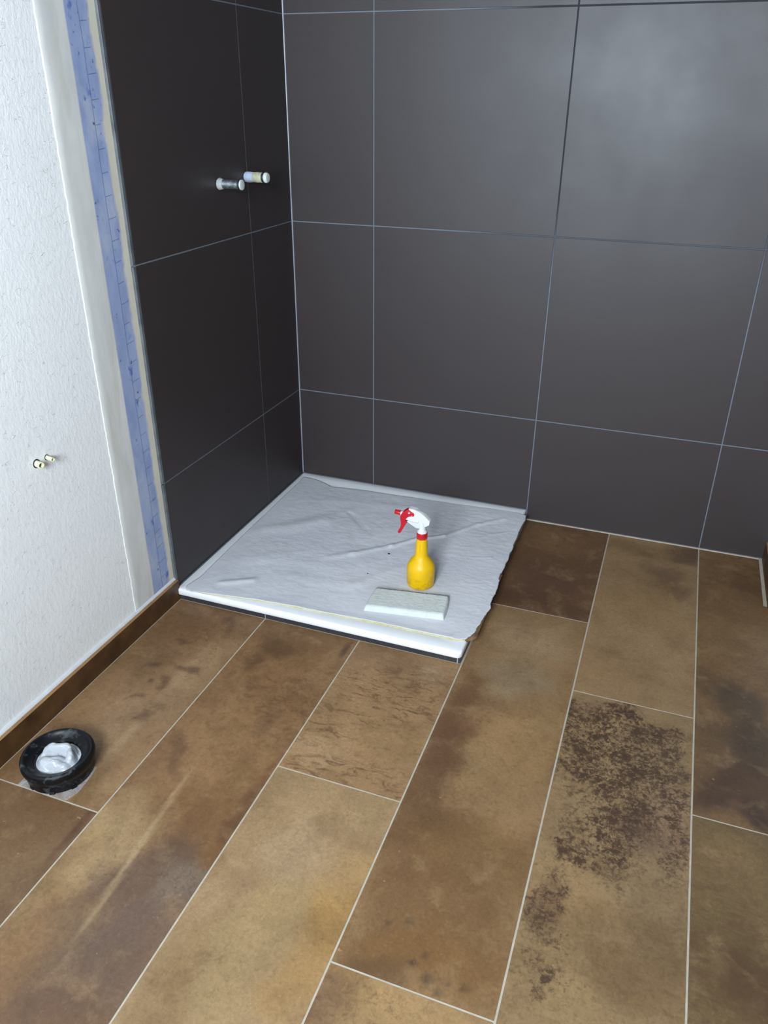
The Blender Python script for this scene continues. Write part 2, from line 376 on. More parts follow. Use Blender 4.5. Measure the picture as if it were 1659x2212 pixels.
(1.453,-1.508,0.060,0.120,np.array((0.15, 0.0931, 0.0395)),(1.000,0.000),0.60,10),
(1.243,-1.635,0.060,0.080,np.array((0.2159, 0.1384, 0.0578)),(1.000,0.000),0.60,10),
(1.306,-1.725,0.050,0.050,np.array((0.2462, 0.1559, 0.0612)),(1.000,0.000),0.70,10),
(1.397,-1.306,0.050,0.050,np.array((0.117, 0.0723, 0.0482)),(1.000,0.000),0.60,10),
(1.246,-1.535,0.030,0.060,np.array((0.0887, 0.0452, 0.0232)),(1.000,0.000),0.60,10),
(1.575,-0.070,0.050,0.030,np.array((0.2232, 0.1274, 0.0513)),(1.000,0.000),0.60,12),
(1.629,-0.186,0.050,0.060,np.array((0.0887, 0.0452, 0.0194)),(1.000,0.000),0.60,12),
(1.557,-0.526,0.050,0.100,np.array((0.1812, 0.107, 0.0423)),(1.000,0.000),0.70,13),
(1.645,-0.469,0.060,0.050,np.array((0.1878, 0.1119, 0.0452)),(1.000,0.000),0.60,13),
(1.567,-0.737,0.060,0.050,np.array((0.0685, 0.0395, 0.0176)),(1.000,0.000),0.80,13),
(1.628,-0.931,0.070,0.120,np.array((0.0423, 0.0273, 0.0144)),(1.000,0.000),0.90,13),
(1.533,-0.967,0.030,0.080,np.array((0.0976, 0.0578, 0.0232)),(1.000,0.000),0.80,13),
(1.563,-1.124,0.070,0.060,np.array((0.0452, 0.0232, 0.013)),(1.000,0.000),0.85,13),
(1.641,-1.080,0.080,0.070,np.array((0.0482, 0.0252, 0.013)),(1.000,0.000),0.80,13),
(1.611,-0.778,0.070,0.060,np.array((0.0545, 0.0369, 0.0194)),(1.000,0.000),0.80,13),
(1.637,-1.164,0.070,0.030,np.array((0.0319, 0.0176, 0.0116)),(1.000,0.000),0.80,13),
(1.569,-1.337,0.090,0.100,np.array((0.1746, 0.107, 0.0395)),(1.000,0.000),0.80,14),
(1.590,-1.515,0.100,0.060,np.array((0.0976, 0.0612, 0.0212)),(1.000,0.000),0.80,14),
(1.559,-1.469,0.050,0.080,np.array((0.1384, 0.0887, 0.0319)),(1.000,0.000),0.60,14),
(1.602,-1.590,0.080,0.070,np.array((0.0723, 0.0343, 0.0116)),(1.000,0.000),0.80,14),
(1.535,-1.572,0.040,0.100,np.array((0.1221, 0.0762, 0.0273)),(1.000,0.000),0.70,14),
]
# speckle (0) ripple (1) mottle (2) zones: channel, x, y, rx, ry, amount
ZONES = [
(0,1.270,-0.962,0.120,0.050,0.95,10),
(0,1.234,-1.112,0.060,0.120,0.95,10),
(0,1.385,-1.006,0.130,0.080,0.65,10),
(0,1.345,-1.162,0.140,0.070,0.75,10),
(0,1.413,-1.274,0.100,0.060,0.80,10),
(0,1.275,-1.327,0.090,0.080,0.55,10),
(0,1.302,-1.391,0.070,0.040,0.80,10),
(0,1.239,-1.516,0.045,0.060,0.75,10),
(0,1.244,-1.644,0.040,0.080,0.50,10),
(0,1.407,-1.168,0.140,0.200,0.45,10),
(0,1.464,-1.354,0.050,0.060,0.70,10),
(0,1.317,-1.635,0.120,0.120,0.30,10),
(0,1.334,-1.426,0.100,0.080,0.50,10),
(0,1.289,-1.715,0.050,0.050,0.35,10),
(0,1.442,-1.080,0.040,0.050,0.60,10),
(1,0.779,-1.074,0.130,0.100,0.80,4),
(1,0.663,-1.227,0.060,0.060,0.50,4),
(1,0.703,-1.374,0.130,0.050,0.70,4),
(1,0.833,-1.355,0.120,0.040,0.70,4),
(0,0.390,-0.991,0.100,0.050,0.45,2),
(2,0.544,-1.218,0.080,0.120,0.50,2),
(0,0.558,-1.739,0.060,0.050,0.50,2),
(0,0.369,-1.469,0.040,0.030,0.40,2),
(0,0.445,-1.747,0.070,0.060,0.40,2),
(1,0.477,-1.188,0.070,0.100,0.60,2),
(0,0.109,-1.097,0.080,0.100,0.40,0),
(0,0.206,-1.364,0.040,0.080,0.35,0),
(2,0.097,-1.008,0.200,0.100,0.30,0),
(2,0.958,-1.183,0.100,0.250,0.30,7),
(2,0.994,-0.368,0.200,0.200,0.30,6),
(1,1.581,-1.555,0.140,0.150,0.90,14),
(0,1.587,-1.596,0.120,0.100,0.45,14),
(2,1.596,-0.943,0.200,0.300,0.30,13),
(1,1.645,-0.120,0.100,0.100,0.80,12),
(2,0.977,-1.832,0.100,0.060,0.50,8),
(0,0.962,-1.837,0.060,0.040,0.35,8),
(2,0.721,-1.858,0.060,0.100,0.30,5),
(0,0.198,-1.756,0.100,0.100,0.30,1),
]
TONE = np.array((1.38, 1.40, 1.55))
PLANKS = [  # x0 x1 y0 y1 base colour, speckle, ripple, mottle
    (.011, .298, -1.658, -.898, (140,108,72), 0, .1, .25),
    (.011, .298, -2.868, -1.662, (118,90,58), 0, .1, .35),
    (.302, .598, -2.104, -.898, (130,97,62), 0, .15, .3),
    (.302, .598, -3.29, -2.108, (120,90,60), 0, .1, .3),
    (.602, .898, -1.402, -.898, (148,116,78), 0, .3, .15),
    (.602, .898, -2.61, -1.406, (152,124,86), 0, 0, .08),
    (.902, 1.198, -.576, -.004, (98,70,44), 0, .1, .3),
    (.902, 1.198, -1.786, -.580, (134,104,68), 0, 0, .15),
    (.902, 1.198, -2.998, -1.790, (146,116,76), 0, .1, .25),
    (1.202, 1.498, -.895, -.004, (140,112,76), 0, 0, .1),
    (1.202, 1.498, -2.104, -.899, (138,112,76), 0, .1, .4),
    (1.202, 1.498, -3.29, -2.108, (130,100,66), 0, 0, .3),
    (1.502, 1.690, -.300, -.004, (112,84,52), 0, .2, .3),
    (1.502, 1.798, -1.213, -.300, (112,84,52), 0, .2, .3),
    (1.502, 1.798, -2.424, -1.217, (102,82,50), 0, .2, .3),
    (1.802, 2.098, -1.8, -.300, (120,90,58), 0, .1, .3),
    (1.802, 2.098, -3.0, -1.804, (120,90,58), 0, .1, .3),
    (2.102, 2.398, -2.2, -.300, (120,90,58), 0, .1, .3),
    (1.502, 1.798, -3.29, -2.428, (120,90,58), 0, .1, .3),
    (.011, .298, -3.29, -2.872, (120,90,58), 0, .1, .3),
    (.602, .898, -3.29, -2.614, (120,90,58), 0, .1, .3),
]
bm = bmesh.new()
tone = bm.verts.layers.float_color.new('tone'); fxl = bm.verts.layers.float_color.new('fx'); offl = bm.verts.layers.float_color.new('off')
for pi, (x0, x1, y0, y1, base, s_, r_, m_) in enumerate(PLANKS):
    cell = .008 if y0 > -2.2 or y1 > -1.9 else .03
    nx = max(2, round((x1-x0)/cell)); ny = max(2, round((y1-y0)/cell))
    offv = (random.uniform(0, 20), random.uniform(0, 20), random.uniform(0, 20), 1)
    B0 = np.array(lin(base)[:3])
    bl = [b for b in BLOBS if b[7] == pi or b[7] < 0]; zn = [z for z in ZONES if z[6] == pi]
    same = pi == 13
    if same: offv = offprev
    offprev = offv
    grid = []
    for j in range(ny+1):
        row = []
        for i in range(nx+1):
            x = x0+(x1-x0)*i/nx; y = y0+(y1-y0)*j/ny
            v = bm.verts.new((x, y, 0))
            c = B0.copy()
            wx = x + .035*noise.noise((x*13+offv[0], y*13, 1)) + .012*noise.noise((x*45, y*45, offv[1])); wy = y + .05*noise.noise((x*11, y*11+offv[1], 7)) + .015*noise.noise((x*45, y*45, 9))
            for b in bl:
                small = b[2] < .013
                ca, sa = b[5]; dx = (x if small else wx)-b[0]; dy = (y if small else wy)-b[1]
                u = (dx*ca+dy*sa)/b[2]; q = (-dx*sa+dy*ca)/b[3]
                d = u*u+q*q
                if d < 6:
                    k = b[6]*math.exp(-d*d*.7)
                    c = c*(1-k)+b[4]*k
            f = [s_, r_, m_]
            for z in zn:
                d = ((wx-z[1])/z[3])**2+((wy-z[2])/z[4])**2
                if d < 6: f[z[0]] += z[5]*math.exp(-d*d*.7)
            c *= .95+.10*noise.fractal((x*6+offv[0], y*6, offv[2]), 1, 2, 4)
            c *= TONE
            v[tone] = (*c, 1); v[fxl] = (min(1, max(0, f[0])), min(1, max(0, f[1])), min(1, max(0, f[2])), 1); v[offl] = offv
            row.append(v)
        grid.append(row)
    for j in range(ny):
        for i in range(nx):
            bm.faces.new((grid[j][i], grid[j][i+1], grid[j+1][i+1], grid[j+1][i])).material_index = 0
    # plank edges down to the joint
    loop = grid[0] + [r[-1] for r in grid[1:]] + grid[-1][::-1][1:] + [r[0] for r in grid[::-1][1:-1]]
    low = []
    for v in loop:
        q = bm.verts.new((v.co.x, v.co.y, -.003)); q[tone] = v[tone]; q[offl] = offv; low.append(q)
    for k in range(len(loop)):
        bm.faces.new((loop[k], low[k], low[(k+1) % len(loop)], loop[(k+1) % len(loop)]))
box(bm, -.1, 2.5, YF-.05, .1, -.06, -.0008, 1)
floor = struct(obj('floor', bm, [FLOORM, FLOORGROUT], fix=False), 'brown cotto look plank tile floor with pale joints', 'floor')

# ------------------------------------------------------------------ back wall with dark tiles
H1, HH = .38571, .60377
def tile_face(bm, rects, axis, g=.0019, depth=.006, back=-.009):
    """tiles as shallow bevelled boxes; axis 'y' -> back wall facing -y, 'x' -> left wall facing +x"""
    for (a0, a1, z0, z1) in rects:
        if axis == 'y': box(bm, a0+g, a1-g, 0, depth, z0+g, z1-g, 0, .0006, 1)
        else: box(bm, -depth, 0, a0+g, a1-g, z0+g, z1-g, 0, .0006, 1)
zs = [0.002, H1, H1+HH, H1+2*HH, 2.5]
bm = bmesh.new()
xs = [0, .3, .9, 1.5, 1.72]
tile_face(bm, [(xs[i], xs[i+1], zs[j], zs[j+1]) for i in range(4) for j in range(4)], 'y')
box(bm, -.1, 1.75, .0012, .1, -.05, 2.5, 1)
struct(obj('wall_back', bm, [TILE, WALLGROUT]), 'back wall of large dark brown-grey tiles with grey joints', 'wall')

# left wall: plaster slab with primed strip, tiled panel as its child
bm = bmesh.new()
box(bm, -.15, -.009, YF, .1, -.05, 2.5, 1)
wl = struct(obj('wall_left', bm, [PLASTER]), 'left wall of rough white plaster with a blue sealing strip and dark tiles', 'wall')
# primed strip with the sealing tape, its edge ragged towards the rough plaster
bm = bmesh.new()
NZ = 520; rows = []
for j in range(NZ+1):
    z = .066+(2.5-.066)*j/NZ
    e = -1.083 + .0022*noise.fractal((z*60, 3, 1), .8, 2, 5)+.001*noise.noise((z*9, 1, 1))
    rows.append([bm.verts.new(p) for p in ((-.0100, e-.0008, z), (-.0078, e, z), (-.0068, e+.002, z), (-.0066, e+.02, z), (-.0066, -.893, z))])
for a, b in zip(rows, rows[1:]):
    for k in range(4): bm.faces.new((a[k], a[k+1], b[k+1], b[k])).smooth = k > 0
obj('primed_strip', bm, PRIMER, wl, fix=False)
bm = bmesh.new()
ys = [-.885, -.28935-.0, 0]
tile_face(bm, [(ys[i], ys[i+1], zs[j], zs[j+1]) for i in range(2) for j in range(4)], 'x')
box(bm, -.0095, -.0012, -.885, 0, .0, 2.5, 1)
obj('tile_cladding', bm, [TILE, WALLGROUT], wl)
bm = bmesh.new()
box(bm, -.0095, .0008, -.8950, -.8852, .0, H1-.002, 0, .0008, 2)
box(bm, -.0095, .0008, -.8950, -.8852, H1+.002, H1+HH-.002, 0, .0008, 2)
box(bm, -.0095, .0008, -.8950, -.8852, H1+HH+.002, H1+2*HH-.002, 0, .0008, 2)
box(bm, -.0095, .0008, -.8950, -.8852, H1+2*HH+.002, 2.5, 0, .0008, 2)
struct(obj('trim_1', bm, TRIMM), 'grey tile edge trim between dark tiles and plaster', 'trim')
# corner joint
bm = bmesh.new()
prof = [(.0, 0), (.0032, 0), (.0022, -.0022), (0, -.0032)]
a = [bm.verts.new((x, y, .036)) for x, y in prof]; b = [bm.verts.new((x, y, 2.5)) for x, y in prof]
for k in range(4): bm.faces.new((a[k], a[(k+1) % 4], b[(k+1) % 4], b[k]))
struct(obj('trim_2', bm, simple('grey_silicone', (138,146,156), .35, .5)), 'grey silicone joint in the corner of the tiled walls', 'trim')
# joint between floor planks and back wall
bm = bmesh.new()
box(bm, .905, 1.69, -.0055, -.0002, -.001, .0028, 0, .001, 1)
struct(obj('trim_3', bm, FLOORGROUT), 'pale joint between floor planks and back wall', 'trim')

# baseboards cut from the floor planks
BBM = simple('baseboard_tile', (96,66,36), .5, .4, (60,.15,.001), (64,42,24), 16)
EDGEM = simple('cut_tile_edge', (158,122,82), .7, .3, (120,.2,.001), (140,104,66), 25)
bm = bmesh.new()
yj = [-.894, -2.1, YF+.002]
for k in range(2):
    box(bm, -.0088, .0095, yj[k+1]+.001, yj[k]-.001, 0.0005, .0665, 0, .0012, 2)
box(bm, -.0088, .0085, YF+.002, -.894, .001, .066, 1)
for f in bm.faces:
    if f.normal.z > .9: f.material_index = 1
bmesh.ops.recalc_face_normals(bm, faces=bm.faces)
bbl = struct(obj('baseboard_left', bm, [BBM, EDGEM]), 'brown tile baseboard below the white plaster wall', 'baseboard')
bm = bmesh.new()
rows = []
for j in range(241):
    y = -.886+(YF+.886)*j/240
    q = .0007*noise.fractal((y*40, 0, 2), 1, 2, 3)
    rows.append([bm.verts.new((x+q, y, z+q)) for x, z in ((-.0088, .0655), (.0002, .0655), (-.0008, .0680), (-.0030, .0705), (-.0062, .0730), (-.0095, .0735))])
for a, b in zip(rows, rows[1:]):
    for k in range(5): bm.faces.new((a[k], b[k], b[k+1], a[k+1])).smooth = True
obj('sealant_bead', bm, SEAL, bbl)

bm = bmesh.new()
box(bm, 1.7, 1.7125, -.298, -.0015, .0005, .0665, 0, .0012, 2)
box(bm, 1.7, 2.45, -.3085, -.296, .0005, .0665, 0, .0012, 2)
bmesh.ops.recalc_face_normals(bm, faces=bm.faces)
for f in bm.faces:
    if f.normal.z > .9: f.material_index = 1
bbr = struct(obj('baseboard_right', bm, [BBM, EDGEM]), 'brown tile baseboard around the right wall corner', 'baseboard')
bm = bmesh.new(); box(bm, 1.704, 1.712, -.29, -.002, .066, .073, 0, .001, 1); box(bm, 1.712, 2.45, -.303, -.297, .066, .073, 0, .001, 1)
obj('sealant_bead', bm, SEAL, bbr)
bm = bmesh.new(); box(bm, 1.7122, 2.45, -.2965, .1, -.05, 2.5)
struct(obj('wall_inner_right', bm, PLASTER), 'white plaster wall projecting at the right', 'wall')
bm = bmesh.new(); box(bm, 2.4012, 2.5, YF, -.29, -.05, 2.5, 1)
for i in range(5):
    for j in range(4): box(bm, 2.395, 2.402, YF+.6*i+.002, min(YF+.6*i+.598, -.311), zs[j]+.002, zs[j+1]-.002, 0, .0006, 1)
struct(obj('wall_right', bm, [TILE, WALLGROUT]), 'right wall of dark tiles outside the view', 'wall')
bm = bmesh.new(); box(bm, -.15, 2.5, YF-.05, .1, 2.5, 2.55)
struct(obj('ceiling', bm, CEIL), 'ceiling of bare grey board', 'ceiling')
# front wall with the window opening
bm = bmesh.new()
x0, x1, z0, z1 = WIN; T0, T1 = YF-.16, YF
box(bm, -.15, x0, T0, T1, -.05, 2.55); box(bm, x1, 2.5, T0, T1, -.05, 2.55)
box(bm, x0, x1, T0, T1, -.05, z0); box(bm, x0, x1, T0, T1, z1, 2.55)
struct(obj('wall_front', bm, CEIL), 'wall of bare grey board with the window', 'wall')
FR = simple('white_window_frame', (232,233,234), .35, .5)
bm = bmesh.new(); t = .05; ya, yb = T0+.04, T0+.10
box(bm, x0, x0+t, ya, yb, z0, z1, 0, .004); box(bm, x1-t, x1, ya, yb, z0, z1, 0, .004)
box(bm, x0+t, x1-t, ya, yb, z0, z0+t, 0, .004); box(bm, x0+t, x1-t, ya, yb, z1-t, z1, 0, .004)
xm = (x0+x1)/2; box(bm, xm-.035, xm+.035, ya, yb, z0+t, z1-t, 0, .004)
win = struct(obj('window_1', bm, FR), 'white framed window with two panes', 'window')
gm = N('window_glass', .02, (255,255,255), .5); gt = gm.n('ShaderNodeBsdfTransparent'); gg = gm.n('ShaderNodeBsdfGlossy'); gg.inputs['Roughness'].default_value = .02
mx = gm.n('ShaderNodeMixShader'); mx.inputs[0].default_value = .06; gm.l(gt.outputs[0], mx.inputs[1]); gm.l(gg.outputs[0], mx.inputs[2])
gm.l(mx.outputs[0], gm.t.nodes['Material Output'].inputs['Surface'])
for a, b in ((x0+t, xm-.035), (xm+.035, x1-t)):
    bm = bmesh.new(); box(bm, a, b, ya+.025, ya+.031, z0+t, z1-t); obj('pane', bm, gm.m, win)

# ------------------------------------------------------------------ shower tray
ACR = N('white_acrylic', .25, (238,240,243), .5).m
tray = thing('shower_tray', 'flat white acrylic shower tray in the tiled corner under the grey sheet', 'shower tray', (.45, -.45, 0))
def addlocal(o, root): 
    o.parent = root; o.matrix_parent_inverse = Matrix.Translation(root.location).inverted()
    return o
ZT = .0405
def tray_mesh():
    bm = bmesh.new()
    X0, X1, Y0, Y1 = .0012, .8985, -.9015, -.0012; R = .014
    def ring(ins, z, r):
        pts = []
        cs = [(X0+ins, Y0+ins, .002), (X1-ins, Y0+ins, r), (X1-ins, Y1-ins, .002), (X0+ins, Y1-ins, .002)]
        for k, (cx, cy, rr) in enumerate(cs):
            rr = max(.001, rr); sx = 1 if k in (0, 3) else -1; sy = 1 if k in (0, 1) else -1
            ox, oy = cx+sx*rr, cy+sy*rr
            a0 = [math.pi, 1.5*math.pi, 0, .5*math.pi][k]
            for q in range(9):
                a = a0+q/8*math.pi/2
                pts.append(bm.verts.new((ox+rr*math.cos(a), oy+rr*math.sin(a), z)))
        return pts
    rs = [ring(.006, .0175, .012), ring(.0015, .0185, R), ring(0, .021, R), ring(0, .034, R), ring(.0008, .0370, R), ring(.003, .0393, R), ring(.0065, ZT, R),
          ring(.035, ZT-.0002, .02), ring(.05, ZT-.004, .03), ring(.09, ZT-.007, .03)]
    for a, b in zip(rs, rs[1:]):
        for k in range(len(a)): bm.faces.new((a[k], a[(k+1) % len(a)], b[(k+1) % len(a)], b[k])).smooth = True
    bm.faces.new(rs[-1]); bm.faces.new(rs[0][::-1])
    return bm
addlocal(obj('basin', tray_mesh(), ACR), tray)
# tiled plinth strip under the rim
bm = bmesh.new()
box(bm, .002, .299, -.8965, -.888, .0005, .0175, 0, .0005, 1); box(bm, .3015, .889, -.8965, -.888, .0005, .0175, 0, .0005, 1)
box(bm, .8895, .8965, -.8965, -.004, .0005, .0175, 0, .0005, 1)
box(bm, .299, .3015, -.8955, -.888, .0005, .0173, 1); box(bm, .8865, .8895, -.8972, -.888, .0005, .0173, 1)
box(bm, .003, .889, -.888, -.004, .0005, .0165, 0)
addlocal(obj('plinth_tile', bm, [simple('plinth_dark_tile', (44,45,50), .4, .5, None, (56,57,62), 30), simple('joint_grey', (150,156,162), .5, .5)]), tray)
# silicone joint where tray meets the tiles
bm = bmesh.new()
box(bm, .001, .8985, -.0035, -.0003, .036, .0418, 0, .001, 1); box(bm, .0003, .0028, -.899, -.003, .036, .0415, 0, .001, 1)
addlocal(obj('silicone_joint', bm, simple('joint_silicone', (92,98,106), .35, .5)), tray)

# ------------------------------------------------------------------ grey protective sheet
def mat_sheet():
    n = N('grey_felt_paper', .85, (172,174,180), .2); p = n.pos()
    a = n.noise(n.mapping(p, (1,1,1), rot=(0,0,.4)), 6, 5, .6); b = n.noise(p, 420, 3, .7); c = n.noise(n.mapping(p, (1,2.2,1), rot=(0,0,-.2)), 28, 5, .6, .8)
    n.col(n.mix(n.ramp(a, .35, .7), (214,215,220), (202,204,211)))
    h = n.math('ADD', n.math('MULTIPLY', c, 1.0), n.math('MULTIPLY', b, .12))
    n.bump(h, .35, .004)
    return n.m
SHEET = mat_sheet()
right = [(0.8927,-0.050),(0.9071,-0.0518),(0.9117,-0.0908),(0.9084,-0.1397),(0.9074,-0.1812),(0.9097,-0.2205),(0.9084,-0.2747),(0.9129,-0.3015),(0.909,-0.3356),(0.9137,-0.3882),(0.9106,-0.3938),(0.9115,-0.4329),(0.9106,-0.4675),(0.9077,-0.4686),(0.9101,-0.5011),(0.9143,-0.5119),(0.9172,-0.5432),(0.9188,-0.5861),(0.9169,-0.6176),(0.918,-0.6436),(0.9245,-0.6671),(0.919,-0.6982),(0.9143,-0.7355),(0.9134,-0.7635),(0.9097,-0.7718),(0.9107,-0.7984),(0.904,-0.8175),(0.8958,-0.8371)]
front = [(.030,-.893),(.056,-.905),(.10,-.897),(.20,-.882),(.329,-.869),(.45,-.864),(.55,-.859),(.645,-.854),(.75,-.852),(.83,-.850),(.875,-.849),(.8958,-.8371)]
left = [(.030,-.893),(.026,-.875),(.037,-.823),(.031,-.6),(.029,-.411),(.026,-.2),(.026,-.107),(.022,-.044)]
back = [(.022,-.044),(.05,-.044),(.089,-.052),(.163,-.088),(.22,-.080),(.30,-.072),(.399,-.069),(.53,-.061),(.667,-.055),(.80,-.044),(.871,-.042),(.8927,-.050)]
def resample(pts, n):
    P = [Vector((a, b)) for a, b in pts]; L = [0]
    for a, b in zip(P, P[1:]): L.append(L[-1]+(b-a).length)
    out = []
    for k in range(n+1):
        t = L[-1]*k/n; i = 0
        while i < len(L)-2 and L[i+1] < t: i += 1
        f = (t-L[i])/max(1e-9, L[i+1]-L[i]); out.append(P[i].lerp(P[i+1], min(1, f)))
    return out
CR = [((.36,-.575),(.4253,-.5256),.0025,.014),((.4253,-.5256),(.5296,-.4342),.0035,.012),((.5296,-.4342),(.6008,-.3537),.004,.010),((.6008,-.3537),(.6762,-.3044),.0038,.008),((.6762,-.3044),(.7661,-.1781),.0022,.009),((.7661,-.1781),(.84,-.11),.002,.01),
      ((.309,-.264),(.3482,-.2942),-.003,.008),((.3482,-.2942),(.4073,-.355),-.004,.008),((.19,-.65),(.42,-.62),.0015,.03),((.12,-.83),(.2,-.78),.004,.012),((.3,-.72),(.5,-.70),.0012,.03),
      ((.8,-.41),(.86,-.39),.0012,.005),((.82,-.24),(.87,-.2),.001,.006),((.6,-.55),(.5,-.7),.0018,.02),((.05,-.5),(.25,-.35),.0025,.03),((.2,-.2),(.5,-.15),.002,.03),
      ((.15,-.45),(.33,-.22),.0016,.03),((.1,-.7),(.3,-.55),.0014,.035)]
def seg_d(p, a, b):
    ax, ay = a; bx, by = b; dx, dy = bx-ax, by-ay
    t = ((p[0]-ax)*dx+(p[1]-ay)*dy)/(dx*dx+dy*dy); t = max(0, min(1, t))
    ex, ey = p[0]-ax-dx*t, p[1]-ay-dy*t
    return math.hypot(ex, ey), min(t, 1-t)
def sheet_z(x, y):
    z = ZT+.0008
    for a, b, h, wd in CR:
        d, t = seg_d((x, y), a, b)
        if d < 3.5*wd: z += h*math.exp(-(d/wd)**2)
    z += .0018*(.5+noise.fractal((x*7, y*7, 3), 1, 2, 4)) + .0005*noise.fractal((x*40, y*40, 3), 1, 2, 3)
    ed = min(1, max(0, min(x-.02, -.03-y)/.06)); z = (ZT+.0007)*(1-ed)+z*ed
    rest = math.exp(-(((x-.70)/.13)**4+((y+.70)/.16)**4))   # the bottle and pad press it flat
    z = z*(1-rest)+(ZT+.0014)*rest
    return max(z, ZT+.0005)
NX, NY = 230, 220
Fr = resample(front, NX); Bk = resample(back, NX); Lf = resample(left, NY); Rt = resample([(a, b) for a, b in right[::-1]], NY)
bm = bmesh.new(); G = []
for j in range(NY+1):
    v = j/NY; row = []
    for i in range(NX+1):
        u = i/NX
        p = (1-v)*Fr[i]+v*Bk[i]+(1-u)*Lf[j]+u*Rt[j]-((1-u)*(1-v)*Fr[0]+u*(1-v)*Fr[-1]+(1-u)*v*Bk[0]+u*v*Bk[-1])
        e = min(u, 1-u, v, 1-v)
        if e < .004: p = p + Vector((.0018*noise.noise((p.x*120, p.y*120, 0)), .0018*noise.noise((p.x*120, p.y*120, 5))))
        z = sheet_z(p.x, p.y)
        if p.x > .898: z = z*.6+.4*(ZT+.003)-(p.x-.898)*.12*(1 if p.y > -.6 else .3)
        if v < .03 and .25 < u < .95: z += (.03-v)*.06
        row.append(bm.verts.new((p.x, p.y, z)))
    G.append(row)
for j in range(NY):
    for i in range(NX): bm.faces.new((G[j][i], G[j][i+1], G[j+1][i+1], G[j+1][i])).smooth = True
shroot = thing('protective_sheet', 'crumpled grey paper sheet covering the white shower tray', 'protective sheet', (.45, -.45, ZT))
o = addlocal(obj('paper', bm, SHEET, fix=False), shroot)
md = o.modifiers.new('thick', 'SOLIDIFY'); md.thickness = .0012; md.offset = 1
BACKM = simple('brown_backing_paper', (140,112,82), .85, .2, (90,.3,.002), (118,92,66), 40)
EDG = simple('yellowed_paper_edge', (206,202,168), .8, .2, (90,.2,.001), (186,176,132), 60)
# brown backing ply peeking out along the right edge
bm = bmesh.new()
lo = [(.908,-.455),(.9145,-.4698),(.9150,-.5027),(.9160,-.5423),(.9172,-.6008),(.9186,-.642),(.9226,-.6665),(.9187,-.7084),(.9186,-.7402),(.9190,-.7743),(.9196,-.8139),(.9123,-.8265),(.9044,-.8340),(.893,-.846)]
rr = resample(lo, 90); ra = []; rb = []; rc = []
for p in rr:
    j = .0016*noise.noise((p.x*150, p.y*150, 2)); dz = .0016*noise.noise((0, p.y*45, 2))-.004*max(0, -p.y-.78)/.05
    ra.append(bm.verts.new((.887, max(p.y, -.842), ZT+.0006))); rb.append(bm.verts.new((.8985, p.y, ZT+.0006+dz*.4))); rc.append(bm.verts.new((p.x+j, p.y+j, ZT-.001+dz)))
for q, r in ((ra, rb), (rb, rc)):
    for k in range(90): bm.faces.new((q[k], r[k], r[k+1], q[k+1])).smooth = True
o = addlocal(obj('backing_ply', bm, BACKM, fix=False), shroot); o['label'] = 'torn brown backing paper'
md = o.modifiers.new('thick', 'SOLIDIFY'); md.thickness = .0009; md.offset = 0
# yellowed lower ply along the front edge
bm = bmesh.new(); rr = resample([(.034,-.897),(.058,-.9085),(.10,-.9005),(.20,-.8845),(.329,-.8715),(.45,-.8665),(.55,-.8625),(.645,-.858),(.75,-.8575),(.83,-.8545),(.872,-.8555),(.893,-.846)], 200); ra = []; rb = []
for p in rr:
    j = .0012*noise.noise((p.x*90, 1, 2))
    ra.append(bm.verts.new((p.x, p.y+.03, ZT+.0004))); rb.append(bm.verts.new((p.x, max(p.y+j, -.8995), ZT+.0005)))
for k in range(200): bm.faces.new((rb[k], rb[k+1], ra[k+1], ra[k])).smooth = True
o = addlocal(obj('lower_ply', bm, EDG, fix=False), shroot); o['label'] = 'yellowed paper edge along the front'
md = o.modifiers.new('thick', 'SOLIDIFY'); md.thickness = .0005; md.offset = 0

# ------------------------------------------------------------------ spray bottle
YEL = N('yellow_plastic', .42, (236,190,8), .45)
p = YEL.pos(); zz = YEL.sep(p)[2]
dirt = YEL.math('MULTIPLY', YEL.ramp(YEL.noise(p, 45, 6, .7), .5, .72), YEL.math('SUBTRACT', 1, YEL.math('MULTIPLY', zz, 14), True))
YEL.col(YEL.mix(YEL.math('MULTIPLY', dirt, .8), (226,180,4), (112,84,18)))
YEL.b.inputs['Subsurface Weight'].default_value = .05; YEL.b.inputs['Subsurface Radius'].default_value = (.01,.006,.002)
RED = simple('red_plastic', (186,18,38), .35, .5); WHI = simple('white_plastic', (214,216,218), .3, .5)
BX, BY, BZ = .691, -.618, ZT+.0026
bot = thing('spray_bottle', 'yellow trigger spray bottle with red and white spray head standing on the grey sheet', 'spray bottle', (BX, BY, BZ))
bm = bmesh.new()
prof = [(.030,0),(.0372,.0006),(.0405,.0035),(.0420,.009),(.0428,.020),(.0430,.040),(.0430,.058),(.0425,.065),(.0408,.072),(.0375,.079),(.0330,.0855),(.0285,.091),(.0240,.0965),(.0210,.1015),(.0195,.107),(.0188,.115),(.0182,.128),(.0174,.143),(.0164,.152),(.0164,.158)]
rod(bm, [(r_, z_ if z_ < .09 else z_+.008*(z_-.09)/.065) for r_, z_ in prof], 64)
obj('bottle_body', bm, YEL.m, bot, 40)
bm = bmesh.new(); box(bm, -.0005, .0005, -.0186, -.0165, .118, .150, 0)
obj('mould_seam', bm, simple('seam_yellow', (206,160,6), .5), bot)
bm = bmesh.new()
def knurl(a, z): return .02*(1 if int(a*60/(2*math.pi)*2) % 2 else 0) if .157 < z < .172 else 0
rod(bm, [(.0158,.1535),(.0164,.1545),(.0164,.1735),(.0156,.1748),(.0135,.1750)], 120, None, knurl)
obj('screw_collar', bm, RED, bot, 50).location.z = .008
bm = bmesh.new()
rod(bm, [(.0140,.1745),(.0150,.1752),(.0150,.1790),(.0136,.1822),(.0112,.1835),(.0106,.1850),(.0106,.2060),(.0100,.2100)], 48)
